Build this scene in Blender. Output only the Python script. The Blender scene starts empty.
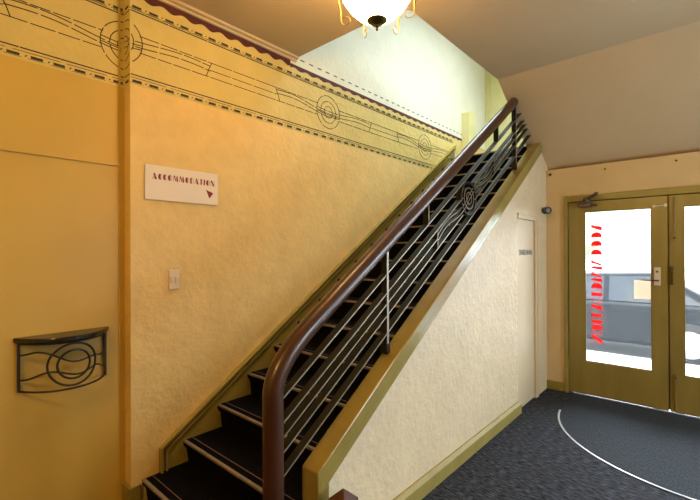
import bpy, bmesh, math, random
from mathutils import Matrix, Vector
random.seed(7)
C = bpy.context.scene.collection
PI = math.pi
R = math.radians

# ------------------------------------------------------------------ materials
def nmat(name):
    m = bpy.data.materials.new(name); m.use_nodes = True
    nt = m.node_tree
    return m, nt, nt.nodes['Principled BSDF']

def mat(name, col, rough=0.5, metal=0.0, bump=0.0, scale=60.0, var=0.0, vscale=4.0, spec=0.5, coat=0.0, stretch=(1, 1, 1), detail=4.0):
    m, nt, b = nmat(name)
    b.inputs['Roughness'].default_value = rough
    b.inputs['Metallic'].default_value = metal
    b.inputs['Specular IOR Level'].default_value = spec
    b.inputs['Coat Weight'].default_value = coat
    tc = nt.nodes.new('ShaderNodeTexCoord'); mp = nt.nodes.new('ShaderNodeMapping')
    mp.inputs['Scale'].default_value = stretch
    nt.links.new(tc.outputs['Object'], mp.inputs['Vector'])
    n1 = nt.nodes.new('ShaderNodeTexNoise'); n1.inputs['Scale'].default_value = vscale; n1.inputs['Detail'].default_value = 3
    nt.links.new(mp.outputs['Vector'], n1.inputs['Vector'])
    r = nt.nodes.new('ShaderNodeValToRGB')
    r.color_ramp.elements[0].position = 0.3; r.color_ramp.elements[1].position = 0.7
    r.color_ramp.elements[0].color = tuple(max(0, c * (1 - var)) for c in col) + (1,)
    r.color_ramp.elements[1].color = tuple(min(1, c * (1 + var)) for c in col) + (1,)
    nt.links.new(n1.outputs['Fac'], r.inputs['Fac'])
    nt.links.new(r.outputs['Color'], b.inputs['Base Color'])
    if bump > 0:
        n2 = nt.nodes.new('ShaderNodeTexNoise'); n2.inputs['Scale'].default_value = scale; n2.inputs['Detail'].default_value = detail
        nt.links.new(mp.outputs['Vector'], n2.inputs['Vector'])
        bp = nt.nodes.new('ShaderNodeBump'); bp.inputs['Strength'].default_value = 1.0; bp.inputs['Distance'].default_value = bump
        nt.links.new(n2.outputs['Fac'], bp.inputs['Height']); nt.links.new(bp.outputs['Normal'], b.inputs['Normal'])
    return m

def emat(name, col, strength):
    m, nt, b = nmat(name)
    b.inputs['Base Color'].default_value = (*col, 1)
    b.inputs['Emission Color'].default_value = (*col, 1)
    b.inputs['Emission Strength'].default_value = strength
    b.inputs['Roughness'].default_value = 0.3
    return m

def glass_mat(name, tint=(1, 1, 1), gloss=0.06, veil=0.0):
    m = bpy.data.materials.new(name); m.use_nodes = True
    nt = m.node_tree; nt.nodes.clear()
    o = nt.nodes.new('ShaderNodeOutputMaterial'); t = nt.nodes.new('ShaderNodeBsdfTransparent')
    t.inputs['Color'].default_value = (*tint, 1)
    g = nt.nodes.new('ShaderNodeBsdfGlossy'); g.inputs['Roughness'].default_value = 0.02
    f = nt.nodes.new('ShaderNodeFresnel'); f.inputs['IOR'].default_value = 1.35
    mx = nt.nodes.new('ShaderNodeMixShader')
    nt.links.new(f.outputs['Fac'], mx.inputs['Fac'])
    nt.links.new(t.outputs['BSDF'], mx.inputs[1]); nt.links.new(g.outputs['BSDF'], mx.inputs[2])
    last = mx
    if veil > 0:                                  # haze of glare on the glass, mixed in as a translucent layer
        d = nt.nodes.new('ShaderNodeBsdfTranslucent'); d.inputs['Color'].default_value = (0.9, 0.93, 0.97, 1)
        m2 = nt.nodes.new('ShaderNodeMixShader'); m2.inputs['Fac'].default_value = veil
        nt.links.new(mx.outputs['Shader'], m2.inputs[1]); nt.links.new(d.outputs['BSDF'], m2.inputs[2]); last = m2
    nt.links.new(last.outputs['Shader'], o.inputs['Surface'])
    return m

M = {}
M['texwall_lamplit'] = mat('lamp_warmed_cream_wall', (0.77, 0.575, 0.225), 0.55, bump=0.0065, scale=24, var=0.05, vscale=7, detail=5)  # yellower copy of the cream, lamplight put into the colour
M['underwall_daylit'] = mat('daylit_cream_wall', (0.74, 0.62, 0.40), 0.5, bump=0.0075, scale=24, var=0.05, vscale=7, detail=5)  # paler copy of the stair wall cream, daylight put into the colour
M['frieze'] = mat('yellow_frieze_paint', (0.66, 0.54, 0.19), 0.55, bump=0.007, scale=26, var=0.05, vscale=5)
M['upwall_daylit'] = mat('daylight_whitened_wall', (0.74, 0.755, 0.63), 0.6, bump=0.004, scale=26, var=0.03, vscale=5)  # yellow-green upper wall whitened, its daylight wash put into the colour
M['farwall'] = mat('yellow_green_wall', (0.72, 0.70, 0.34), 0.6, bump=0.002, scale=26, var=0.03, vscale=5)
M['flatwall'] = mat('ochre_flat_wall', (0.60, 0.42, 0.085), 0.45, bump=0.0006, scale=20, var=0.05, vscale=2)
M['ceiling'] = mat('ceiling_paint', (0.58, 0.47, 0.30), 0.7, bump=0.0008, scale=14, var=0.03, vscale=2)
M['cornice'] = mat('cornice_paint', (0.64, 0.50, 0.24), 0.5, var=0.04)
M['frontwall'] = mat('front_wall_paint', (0.60, 0.46, 0.24), 0.5, bump=0.001, scale=14, var=0.06, vscale=3)
M['doorcream'] = mat('cream_door_paint', (0.68, 0.56, 0.36), 0.4, var=0.03)
M['olive'] = mat('olive_gloss_paint', (0.27, 0.215, 0.045), 0.32, bump=0.0008, scale=40, var=0.12, vscale=6)
M['olivelight'] = mat('olive_stringer_paint', (0.30, 0.235, 0.055), 0.2, spec=0.6, bump=0.0008, scale=40, var=0.10, vscale=6)
M['olivebase'] = mat('olive_baseboard_paint', (0.31, 0.25, 0.065), 0.5, bump=0.0008, scale=40, var=0.10, vscale=6, spec=0.3)
M['doorolive'] = mat('olive_door_paint', (0.26, 0.195, 0.045), 0.28, bump=0.0006, scale=50, var=0.12, vscale=9, stretch=(1, 1, 0.15))
M['wood'] = mat('mahogany_handrail', (0.050, 0.017, 0.007), 0.34, bump=0.0004, scale=30, var=0.35, vscale=5, coat=0.25, stretch=(3, 0.5, 0.5))
M['iron'] = mat('black_iron', (0.016, 0.015, 0.010), 0.5, metal=0.0, spec=0.3, var=0.15, vscale=10)
M['edgeglint'] = mat('metal_edge_highlight', (0.25, 0.24, 0.19), 0.4, metal=0.5, var=0.2, vscale=15)  # highlight from the door, painted as a lighter colour on bar edges
M['ironedge'] = mat('dark_metal', (0.03, 0.028, 0.024), 0.4, metal=0.4, var=0.2)
M['carpet_stair'] = mat('black_stair_carpet', (0.0042, 0.0036, 0.0034), 0.95, bump=0.003, scale=220, var=0.4, vscale=60, spec=0.04)
M['nosing'] = mat('worn_nosing_metal', (0.21, 0.165, 0.105), 0.5, metal=0.25, var=0.2, vscale=20)
M['edgeline'] = mat('maroon_carpet_line', (0.10, 0.05, 0.035), 0.9, var=0.2, vscale=40)
M['stencil'] = mat('black_stencil_paint', (0.035, 0.03, 0.02), 0.7, var=0.3, vscale=30)
M['burgundy'] = mat('burgundy_band_paint', (0.085, 0.012, 0.016), 0.55, var=0.15, vscale=20)
M['board'] = mat('white_sign_board', (0.80, 0.74, 0.66), 0.4, var=0.02)
M['maroon'] = mat('maroon_letter_paint', (0.22, 0.010, 0.012), 0.5, var=0.05)
M['switch'] = mat('cream_plastic', (0.74, 0.62, 0.42), 0.35, var=0.02)
M['darkletter'] = mat('grey_letter_paint', (0.07, 0.06, 0.045), 0.5, var=0.1)
M['brass'] = mat('brass', (0.26, 0.15, 0.035), 0.35, metal=0.9, var=0.1, vscale=20)
M['bronze'] = mat('dark_bronze', (0.10, 0.075, 0.02), 0.35, metal=0.7, var=0.15, vscale=20)
M['bowl'] = emat('lit_frosted_glass', (1.0, 0.66, 0.24), 15.0)
M['steel'] = mat('steel_trim', (0.62, 0.66, 0.72), 0.3, metal=0.8, var=0.05, vscale=20)
M['plate'] = mat('pale_lock_plate', (0.72, 0.68, 0.58), 0.35, metal=0.3, var=0.05, vscale=20)
M['closer'] = mat('aged_brown_metal', (0.11, 0.075, 0.06), 0.4, metal=0.5, var=0.25, vscale=25)
M['black'] = mat('black_plastic', (0.02, 0.02, 0.022), 0.35, var=0.1)
M['lens'] = mat('pale_lens', (0.22, 0.19, 0.15), 0.3, var=0.05)
M['post'] = mat('dark_brown_timber', (0.075, 0.028, 0.016), 0.4, bump=0.0006, scale=40, var=0.3, vscale=12, stretch=(1, 1, 0.2))
M['shelftop'] = mat('dark_shelf_top', (0.022, 0.017, 0.011), 0.25, var=0.2, vscale=12)
M['glass'] = glass_mat('clear_glass')
M['doorglass'] = glass_mat('glare_hazed_door_glass', veil=0.012)
M['paving'] = mat('pale_concrete', (0.62, 0.62, 0.61), 0.8, bump=0.002, scale=40, var=0.07, vscale=3)
M['road'] = mat('grey_asphalt', (0.20, 0.20, 0.21), 0.85, bump=0.003, scale=90, var=0.12, vscale=8)
M['kerb'] = mat('kerb_stone', (0.30, 0.29, 0.28), 0.8, bump=0.002, scale=60, var=0.15, vscale=10)
M['tyre'] = mat('tyre_rubber', (0.02, 0.02, 0.02), 0.8, var=0.1)
M['alloy'] = mat('alloy_wheel', (0.65, 0.66, 0.68), 0.3, metal=0.7, var=0.05)
M['carwin'] = mat('car_window', (0.05, 0.06, 0.075), 0.1, var=0.05, spec=0.9)
M['headlamp'] = mat('clear_lamp', (0.75, 0.77, 0.8), 0.1, var=0.03)
M['taillamp'] = mat('red_lamp', (0.5, 0.02, 0.03), 0.2, var=0.05)
M['bluepaint'] = mat('dark_blue_car_paint', (0.008, 0.011, 0.015), 0.45, spec=0.15, var=0.05)
M['greypaint'] = mat('slate_car_paint', (0.010, 0.013, 0.018), 0.4, spec=0.25, var=0.05)
M['redpaint'] = mat('red_car_paint', (0.30, 0.012, 0.02), 0.4, spec=0.2, var=0.05)
M['render'] = mat('pale_render', (0.66, 0.65, 0.62), 0.8, bump=0.002, scale=20, var=0.04, vscale=2)
M['roof'] = mat('grey_roof', (0.36, 0.36, 0.37), 0.7, bump=0.01, scale=8, var=0.1, vscale=5)
M['shadewin'] = mat('far_window', (0.22, 0.25, 0.28), 0.1, var=0.1)
M['leaf'] = mat('pale_foliage', (0.20, 0.25, 0.12), 0.7, bump=0.05, scale=8, var=0.3, vscale=6)
M['bark'] = mat('bark', (0.16, 0.12, 0.09), 0.9, bump=0.01, scale=20, var=0.3, vscale=8)

def carpet_mat(name, c1, c2, sx, sy, rough=0.9, bump=0.003, rot=0.0):
    m, nt, b = nmat(name)
    b.inputs['Roughness'].default_value = rough; b.inputs['Specular IOR Level'].default_value = 0.25
    tc = nt.nodes.new('ShaderNodeTexCoord'); mp = nt.nodes.new('ShaderNodeMapping')
    mp.inputs['Scale'].default_value = (sx, sy, 1); mp.inputs['Rotation'].default_value = (0, 0, rot)
    nt.links.new(tc.outputs['Object'], mp.inputs['Vector'])
    n = nt.nodes.new('ShaderNodeTexNoise'); n.inputs['Scale'].default_value = 1; n.inputs['Detail'].default_value = 2
    nt.links.new(mp.outputs['Vector'], n.inputs['Vector'])
    r = nt.nodes.new('ShaderNodeValToRGB')
    r.color_ramp.elements[0].position = 0.42; r.color_ramp.elements[1].position = 0.66
    r.color_ramp.elements[0].color = (*c1, 1); r.color_ramp.elements[1].color = (*c2, 1)
    nt.links.new(n.outputs['Fac'], r.inputs['Fac']); nt.links.new(r.outputs['Color'], b.inputs['Base Color'])
    bp = nt.nodes.new('ShaderNodeBump'); bp.inputs['Distance'].default_value = bump
    nt.links.new(n.outputs['Fac'], bp.inputs['Height']); nt.links.new(bp.outputs['Normal'], b.inputs['Normal'])
    return m
M['carpet'] = carpet_mat('charcoal_streaked_carpet', (0.004, 0.005, 0.008), (0.068, 0.080, 0.110), 20, 110)
M['mat'] = carpet_mat('blue_grey_ribbed_mat', (0.020, 0.027, 0.036), (0.042, 0.056, 0.074), 150, 30)

def letter_glass():
    m, nt, b = nmat('red_vinyl')
    b.inputs['Base Color'].default_value = (0.75, 0.012, 0.022, 1); b.inputs['Roughness'].default_value = 0.4
    t = nt.nodes.new('ShaderNodeBsdfTranslucent'); t.inputs['Color'].default_value = (0.72, 0.03, 0.045, 1)
    mx = nt.nodes.new('ShaderNodeMixShader'); mx.inputs['Fac'].default_value = 0.6
    o = nt.nodes['Material Output']
    nt.links.new(b.outputs['BSDF'], mx.inputs[1]); nt.links.new(t.outputs['BSDF'], mx.inputs[2]); nt.links.new(mx.outputs['Shader'], o.inputs['Surface'])
    return m
M['vinyl'] = letter_glass()
def paper():
    m, nt, b = nmat('peach_paper')
    b.inputs['Base Color'].default_value = (0.78, 0.64, 0.52, 1); b.inputs['Roughness'].default_value = 0.7
    t = nt.nodes.new('ShaderNodeBsdfTranslucent'); t.inputs['Color'].default_value = (0.74, 0.62, 0.52, 1)
    mx = nt.nodes.new('ShaderNodeMixShader'); mx.inputs['Fac'].default_value = 0.5
    o = nt.nodes['Material Output']
    nt.links.new(b.outputs['BSDF'], mx.inputs[1]); nt.links.new(t.outputs['BSDF'], mx.inputs[2]); nt.links.new(mx.outputs['Shader'], o.inputs['Surface'])
    return m
M['paper'] = paper()

# ------------------------------------------------------------------ mesh builder
class MB:
    def __init__(s): s.v = []; s.f = []; s.mi = []
    def add(s, vs, fs, mi=0):
        o = len(s.v); s.v += [tuple(p) for p in vs]
        for f in fs: s.f.append([i + o for i in f]); s.mi.append(mi)
    def box(s, x0, x1, y0, y1, z0, z1, mi=0):
        s.add([(x, y, z) for x in (x0, x1) for y in (y0, y1) for z in (z0, z1)],
              [(0, 1, 3, 2), (4, 6, 7, 5), (0, 4, 5, 1), (2, 3, 7, 6), (0, 2, 6, 4), (1, 5, 7, 3)], mi)
    def prism(s, poly, axis, a, b, mi=0):
        def P(p, t):
            if axis == 'x': return (t, p[0], p[1])
            if axis == 'y': return (p[0], t, p[1])
            return (p[0], p[1], t)
        n = len(poly)
        s.add([P(p, a) for p in poly] + [P(p, b) for p in poly],
              [list(range(n)), list(range(2 * n - 1, n - 1, -1))] + [(i, (i + 1) % n, n + (i + 1) % n, n + i) for i in range(n)], mi)
    def tube(s, path, r, n=10, closed=False, mi=0, rx=None):
        P = [Vector(p) for p in path]; k = len(P); rings = []
        up = None
        for i in range(k):
            if closed: t = P[(i + 1) % k] - P[i - 1]
            else: t = P[min(i + 1, k - 1)] - P[max(i - 1, 0)]
            t.normalize()
            if up is None:
                up = Vector((0, 0, 1)) if abs(t.z) < .9 else Vector((1, 0, 0))
            side = t.cross(up); side.normalize(); up = side.cross(t); up.normalize()
            rr = r[i] if isinstance(r, (list, tuple)) else r
            rs = rx if rx else rr
            rings.append([P[i] + side * rs * math.cos(2 * PI * j / n) + up * rr * math.sin(2 * PI * j / n) for j in range(n)])
        vs = [p for q in rings for p in q]; fs = []
        for i in range(k if closed else k - 1):
            a, b = i * n, ((i + 1) % k) * n
            for j in range(n): fs.append((a + j, a + (j + 1) % n, b + (j + 1) % n, b + j))
        if not closed: fs += [list(range(n - 1, -1, -1)), [(k - 1) * n + j for j in range(n)]]
        s.add(vs, fs, mi)
    def lathe(s, prof, c, n=32, mi=0, axis='z'):
        vs = []
        for r, h in prof:
            for j in range(n):
                a = 2 * PI * j / n; p = (r * math.cos(a), r * math.sin(a), h)
                if axis == 'y': p = (p[0], p[2], p[1])
                if axis == 'x': p = (p[2], p[0], p[1])
                vs.append((c[0] + p[0], c[1] + p[1], c[2] + p[2]))
        fs = []
        for i in range(len(prof) - 1):
            for j in range(n): fs.append((i * n + j, i * n + (j + 1) % n, (i + 1) * n + (j + 1) % n, (i + 1) * n + j))
        if prof[0][0] > 1e-6: fs.append(list(range(n - 1, -1, -1)))
        if prof[-1][0] > 1e-6: fs.append([(len(prof) - 1) * n + j for j in range(n)])
        s.add(vs, fs, mi)
    def ribbon(s, path, x0, x1, t, closed=False, mi=0):      # flat bar: path in (y, z), thickness t, width x0..x1
        k = len(path); L = []; Rr = []
        for i in range(k):
            if closed: a, b = path[i - 1], path[(i + 1) % k]
            else: a, b = path[max(i - 1, 0)], path[min(i + 1, k - 1)]
            dy, dz = b[0] - a[0], b[1] - a[1]; l = math.hypot(dy, dz) or 1
            ny, nz = -dz / l * t / 2, dy / l * t / 2
            L.append((path[i][0] + ny, path[i][1] + nz)); Rr.append((path[i][0] - ny, path[i][1] - nz))
        vs = []
        for i in range(k): vs += [(x0, *L[i]), (x1, *L[i]), (x1, *Rr[i]), (x0, *Rr[i])]
        fs = []
        for i in range(k if closed else k - 1):
            a, b = 4 * i, 4 * ((i + 1) % k)
            for j in range(4): fs.append((a + j, a + (j + 1) % 4, b + (j + 1) % 4, b + j))
        if not closed: fs += [(3, 2, 1, 0), (4 * k - 4, 4 * k - 3, 4 * k - 2, 4 * k - 1)]
        s.add(vs, fs, mi)
    def build(s, name, mats, parent=None, bevel=0.0, smooth=False, loc=None, segs=2):
        if not isinstance(mats, (list, tuple)): mats = [mats]
        off = Vector(loc) if loc is not None else (Vector(parent['_w']) if parent is not None else Vector((0, 0, 0)))
        me = bpy.data.meshes.new(name)
        me.from_pydata([tuple(Vector(p) - off) for p in s.v], [], s.f)
        for m in mats: me.materials.append(m)
        for p, i in zip(me.polygons, s.mi): p.material_index = i
        bm = bmesh.new(); bm.from_mesh(me)
        bmesh.ops.remove_doubles(bm, verts=bm.verts, dist=1e-6)
        bmesh.ops.recalc_face_normals(bm, faces=bm.faces); bm.to_mesh(me); bm.free()
        if smooth:
            for p in me.polygons: p.use_smooth = True
        o = bpy.data.objects.new(name, me); C.objects.link(o)
        if parent is not None:
            o.parent = parent; pw = Vector(parent['_w'])
            o.location = off - pw
        else: o.location = off
        o['_w'] = tuple(off)
        if bevel > 0:
            b = o.modifiers.new('bevel', 'BEVEL'); b.width = bevel; b.segments = segs; b.limit_method = 'ANGLE'; b.angle_limit = R(40)
        if smooth:
            try:
                me.set_sharp_from_angle(angle=R(45))
            except Exception: pass
        return o

def thing(name, loc, label, cat, group=None):
    o = bpy.data.objects.new(name, None); C.objects.link(o); o.location = loc; o['_w'] = tuple(loc)
    o.empty_display_size = 0.1
    return tag(o, label, cat, group)
def tag(o, label, cat, group=None):
    o['label'] = label; o['category'] = cat
    if group: o['group'] = group
    return o
def struct(o, label=None, cat=None):
    o['kind'] = 'structure'
    if label: o['label'] = label
    if cat: o['category'] = cat
    return o

# ------------------------------------------------------------------ lettering: fat-and-thin deco capitals (unit height, x from 0)
def arc(cx, cy, rx, ry, a0, a1, n=14): return [(cx + rx * math.cos(R(a0 + (a1 - a0) * i / n)), cy + ry * math.sin(R(a0 + (a1 - a0) * i / n))) for i in range(n + 1)]
def band(pts, t):
    a = []; b = []
    for i, p in enumerate(pts):
        q0, q1 = pts[max(i - 1, 0)], pts[min(i + 1, len(pts) - 1)]
        dx, dy = q1[0] - q0[0], q1[1] - q0[1]; l = math.hypot(dx, dy) or 1
        a.append((p[0] - dy / l * t / 2, p[1] + dx / l * t / 2)); b.append((p[0] + dy / l * t / 2, p[1] - dx / l * t / 2))
    return a + b[::-1]
T_ = 0.045
GL = {
 'A': (0.95, [[(0.28, 1), (0.56, 1), (0.95, 0), (0.50, 0)], [(0.30, 1), (0.35, 1), (0.05, 0), (0.0, 0)], [(0.15, 0.22), (0.6, 0.22), (0.6, 0.28), (0.17, 0.28)]]),
 'C': (0.80, [arc(0.42, 0.5, 0.42, 0.5, 72, 288), band(arc(0.42, 0.5, 0.36, 0.46, 90, 25), T_), band(arc(0.42, 0.5, 0.36, 0.46, -25, -90), T_)]),
 'O': (0.92, [arc(0.46, 0.5, 0.46, 0.5, 76, 284), band(arc(0.46, 0.5, 0.42, 0.46, 90, -90), T_)]),
 'D': (0.85, [[(0.0, 0), (0.36, 0), (0.36, 1), (0.0, 1)], band([(0.36, 0.965)] + arc(0.40, 0.5, 0.42, 0.465, 90, -90) + [(0.36, 0.035)], T_)]),
 'T': (0.75, [[(0.0, 0.93), (0.75, 0.93), (0.75, 1), (0.0, 1)], [(0.22, 0), (0.54, 0), (0.54, 1), (0.22, 1)]]),
 'I': (0.36, [[(0.0, 0), (0.34, 0), (0.34, 1), (0.0, 1)]]),
 'N': (0.95, [[(0.0, 0), (0.05, 0), (0.05, 1), (0.0, 1)], [(0.0, 1), (0.38, 1), (0.95, 0), (0.57, 0)], [(0.90, 0), (0.95, 0), (0.95, 1), (0.90, 1)]]),
 'M': (1.15, [[(0.0, 0), (0.07, 0), (0.22, 1), (0.15, 1)], [(0.15, 1), (0.42, 1), (0.68, 0.05), (0.52, 0.05)], [(0.54, 0.05), (0.60, 0.05), (0.92, 1), (0.84, 1)], [(0.82, 1), (0.98, 1), (1.15, 0), (0.78, 0)]]),
 'S': (0.7, [band([(0.62, 0.86)] + arc(0.35, 0.74, 0.28, 0.22, 40, 270) + arc(0.35, 0.28, 0.28, 0.24, 90, -140), 0.14)]),
 'R': (0.8, [[(0.0, 0), (0.3, 0), (0.3, 1), (0.0, 1)], band([(0.3, 0.96)] + arc(0.4, 0.74, 0.3, 0.22, 90, -90) + [(0.3, 0.52)], 0.09), [(0.36, 0.5), (0.5, 0.5), (0.8, 0), (0.62, 0)]]),
 'E': (0.7, [[(0.0, 0), (0.32, 0), (0.32, 1), (0.0, 1)], [(0.3, 0.9), (0.7, 0.9), (0.7, 1), (0.3, 1)], [(0.3, 0.46), (0.62, 0.46), (0.62, 0.55), (0.3, 0.55)], [(0.3, 0), (0.7, 0), (0.7, 0.1), (0.3, 0.1)]]),
}
def text_polys(txt, gap=0.12):
    out = []; x = 0
    for ch in txt:
        w, ps = GL[ch]
        for p in ps: out.append([(x + a, b) for a, b in p])
        x += w + gap
    return out, x - gap

# ------------------------------------------------------------------ dimensions
XW, XL, XU, YF = -2.56, -2.65, -1.36, 4.80       # stair wall, flat left wall, wall under the stair, front wall
ZC = 3.12                                        # ceiling
YCOR = 0.925                                     # corner between flat and textured wall
OX, OY = -1.48, 2.21                             # edges of the stairwell opening in the ceiling
SY, SZ = 3.747, 2.476                            # where the ceiling starts to slope, its height at the front wall
XR_, YB = 2.6, -2.6                              # right and back walls
ZTOP = 4.75
def soffit(y): return ZC + (SZ - ZC) / (YF - SY) * (y - SY)

# ------------------------------------------------------------------ setting: floor, walls, ceilings
b = MB(); b.box(XL - .1, XR_ + .1, YB - .1, YF + .045, -0.12, 0); struct(b.build('floor', M['carpet']), 'charcoal streaked carpet floor')

b = MB(); b.box(XL - .12, XL, YB, YCOR, 0, ZC)
b.box(XL, XL + .011, YB, YCOR - .03, 2.034, 2.056)             # slim rail across the panels
b.box(XL, XL + .004, YCOR - .034, YCOR - .022, .15, ZC)          # cover strip near the corner
b.box(XL, XL + .0015, 0.53, 0.893, 1.599, 1.603); b.box(XL, XL + .0015, 0.890, 0.893, 1.45, 1.603)
wl = struct(b.build('wall_left', [M['flatwall']]), 'flat ochre wall to the left of the staircase')

Z1, Z2, Z3 = 2.515, 3.055, ZTOP
b = MB()
for z0, z1, mi in ((0, Z1, 0), (Z1, Z2, 1), (Z2, Z3, 2)):
    b.box(XW - .21, XW, YCOR, 6.0, z0, z1, mi)
ws = struct(b.build('wall_stair', [M['texwall_lamplit'], M['frieze'], M['upwall_daylit'], M['farwall']]), 'rough cream wall running up beside the staircase')
b = MB(); b.box(XL, XL + .0012, YB, YCOR, Z1, ZC); b.build('frieze_paint', M['frieze'], wl)

# stencilled frieze: thin paint shapes on the wall faces
def stroke(mb, x, pts, t, dash=None, gap=0.012, phase=0.0):
    segs = []
    if dash is None: segs = [pts]
    else:
        # resample by length
        acc = [0]
        for i in range(1, len(pts)): acc.append(acc[-1] + math.dist(pts[i], pts[i - 1]))
        def at(s):
            for i in range(1, len(pts)):
                if s <= acc[i] + 1e-9:
                    f = (s - acc[i - 1]) / max(1e-9, acc[i] - acc[i - 1]); return tuple(pts[i - 1][k] + f * (pts[i][k] - pts[i - 1][k]) for k in (0, 1))
            return pts[-1]
        s = phase
        while s < acc[-1] - .01:
            e = min(acc[-1], s + dash * random.uniform(.8, 1.2)); n = max(2, int((e - s) / .02) + 1)
            segs.append([at(s + (e - s) * i / (n - 1)) for i in range(n)]); s = e + gap
    for sg in segs: mb.ribbon(sg, x - .002, x + .0016, t)
CZ = 2.768
CIRC = [(YCOR - .075, .145), (2.59, .145), (4.235, .145)]
FORKS = [(.36, 1), (1.44, -1), (2.01, 1), (3.20, -1), (3.66, 1)]
def seg(y0, y1, z): return [(y0 + (y1 - y0) * i / 12, z) for i in range(13)]
def wave(y0, y1, z0, z1, amp, sgn):
    return [(y0 + (y1 - y0) * i / 24, z0 + (z1 - z0) * i / 24 + amp * sgn * math.sin(2 * PI * i / 24)) for i in range(25)]
def frieze(mb, x, y0, y1, shift=0.0):
    CIRC_ = [(CIRC[0][0] + shift, CIRC[0][1])] + CIRC[1:]
    def clip(p): return [q for q in p if y0 <= q[0] <= y1]
    def st(p, t, dash=None, gap=.012, ph=0.0):
        q = clip(p)
        if len(q) > 1: stroke(mb, x, q, t, dash, gap, ph)
    n = 200
    lng = lambda z: [(y0 + (y1 - y0) * i / n, z) for i in range(n + 1)]
    st(lng(2.577), .0065, .30, .004); st(lng(2.957), .0065, .25, .006)
    st(lng(2.560), .0028, .22, .03); st(lng(2.968), .0025, .3, .03)
    yy = y0 + .01                                                  # rows of stamped dashes
    while yy < y1 - .05:
        l = .052
        if yy + l < y1:
            for zz in (2.540, 2.984):
                mb.ribbon([(yy, zz), (yy + l, zz)], x - .002, x + .0016, .014)
                mb.ribbon([(yy - .012, zz - .011), (yy + l + .006, zz - .011)], x - .002, x + .0015, .002)
                mb.ribbon([(yy + l + .022, zz - .004), (yy + l + .030, zz + .005)], x - .002, x + .0015, .005)
        yy += .098
    for cy, r in CIRC_:
        for k, rr in enumerate((r, r * .66, r * .36)):
            pts = [(cy + rr * math.cos(2 * PI * i / 48), CZ + rr * math.sin(2 * PI * i / 48)) for i in range(49)]
            run = []
            for q in pts + [None]:
                if q and y0 <= q[0] <= y1: run.append(q)
                else:
                    if len(run) > 2: stroke(mb, x, run, .0055, .13, .012)
                    run = []
    C1, C2, C3 = CIRC_[0][0], CIRC[1][0], CIRC[2][0]
    for a, c in ((.36, C1), (2.01, C2), (3.66, C3)):               # fork on the left of a ring
        st(seg(a, c - .13, CZ + .05), .005, .10); st(seg(a, c - .13, CZ - .05), .005, .10)
        st(wave(a, c + .14, CZ + .035, CZ - .005, .016, 1), .0055, .14); st(wave(a, c + .14, CZ + .005, CZ - .03, .016, 1), .0055, .14)
    for a, c in ((1.44, C1), (3.20, C2), (4.85, C3)):              # fork on the right of a ring
        st(seg(c + .13, a, CZ + .05), .005, .10); st(seg(c + .13, a, CZ - .05), .005, .10)
        st(wave(c - .14, a, CZ + .02, CZ + .025, .012, -1), .0055, .14); st(wave(c - .14, a, CZ - .012, CZ - .008, .012, -1), .0055, .14)
    for a, d in FORKS:
        st([(a - d * .012, CZ + .052), (a + d * .012, CZ), (a + d * .03, CZ - .052)], .005)
    for a, e in ((-.19, .36), (1.44, 2.01), (3.20, 3.66)):
        for dz in (.05, -.002, -.05): st(seg(a, e, CZ + dz), .0045, .16)
b = MB(); frieze(b, XW, YCOR + .003, 4.95); b.build('stencil_frieze', M['stencil'], ws)
b = MB(); frieze(b, XL + .0012, -1.4, YCOR - .002, .09); b.build('stencil_frieze', M['stencil'], wl)
# the frieze carries on round the end face of the textured wall
b = MB()
def xz(pts, t):                                                    # strip on the end face, points (x, z)
    o = []
    for (xa, za), (xb, zb) in zip(pts, pts[1:]):
        if not (XL + .005 < min(xa, xb) and max(xa, xb) < XW - .002): continue
        l = math.hypot(xb - xa, zb - za) or 1; nx, nz = -(zb - za) / l * t / 2, (xb - xa) / l * t / 2
        b.prism([(xa + nx, za + nz), (xb + nx, zb + nz), (xb - nx, zb - nz), (xa - nx, za - nz)], 'y', YCOR - .0015, YCOR + .002)
for zz in (2.577, 2.957): xz([(XL + .008, zz), (XW - .008, zz)], .006)
for zz in (2.540, 2.984): xz([(XL + .02, zz), (XL + .07, zz)], .014)
for r in (.145, .0957, .052): xz([(XL + .015 + r * math.cos(2 * PI * i / 60), CZ + r * math.sin(2 * PI * i / 60)) for i in range(61)], .0055)
for dz in (.018, -.016): xz([(XL + .006 + .01 * i, CZ + dz + .004 * math.sin(i)) for i in range(9)], .005)
b.build('stencil_frieze', M['stencil'], ws)
b = MB(); b.box(XL + .002, XW, YCOR - .0008, YCOR + .001, Z1, Z2); b.build('frieze_paint', M['frieze'], ws)
# upper row of dashes inside the stairwell
b = MB(); yy = OY + .05
while yy < 5.25:
    b.ribbon([(yy, 3.122), (yy + .045, 3.122)], XW - .002, XW + .0016, .009); yy += .10
b.build('stencil_frieze', M['stencil'], ws)
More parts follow.
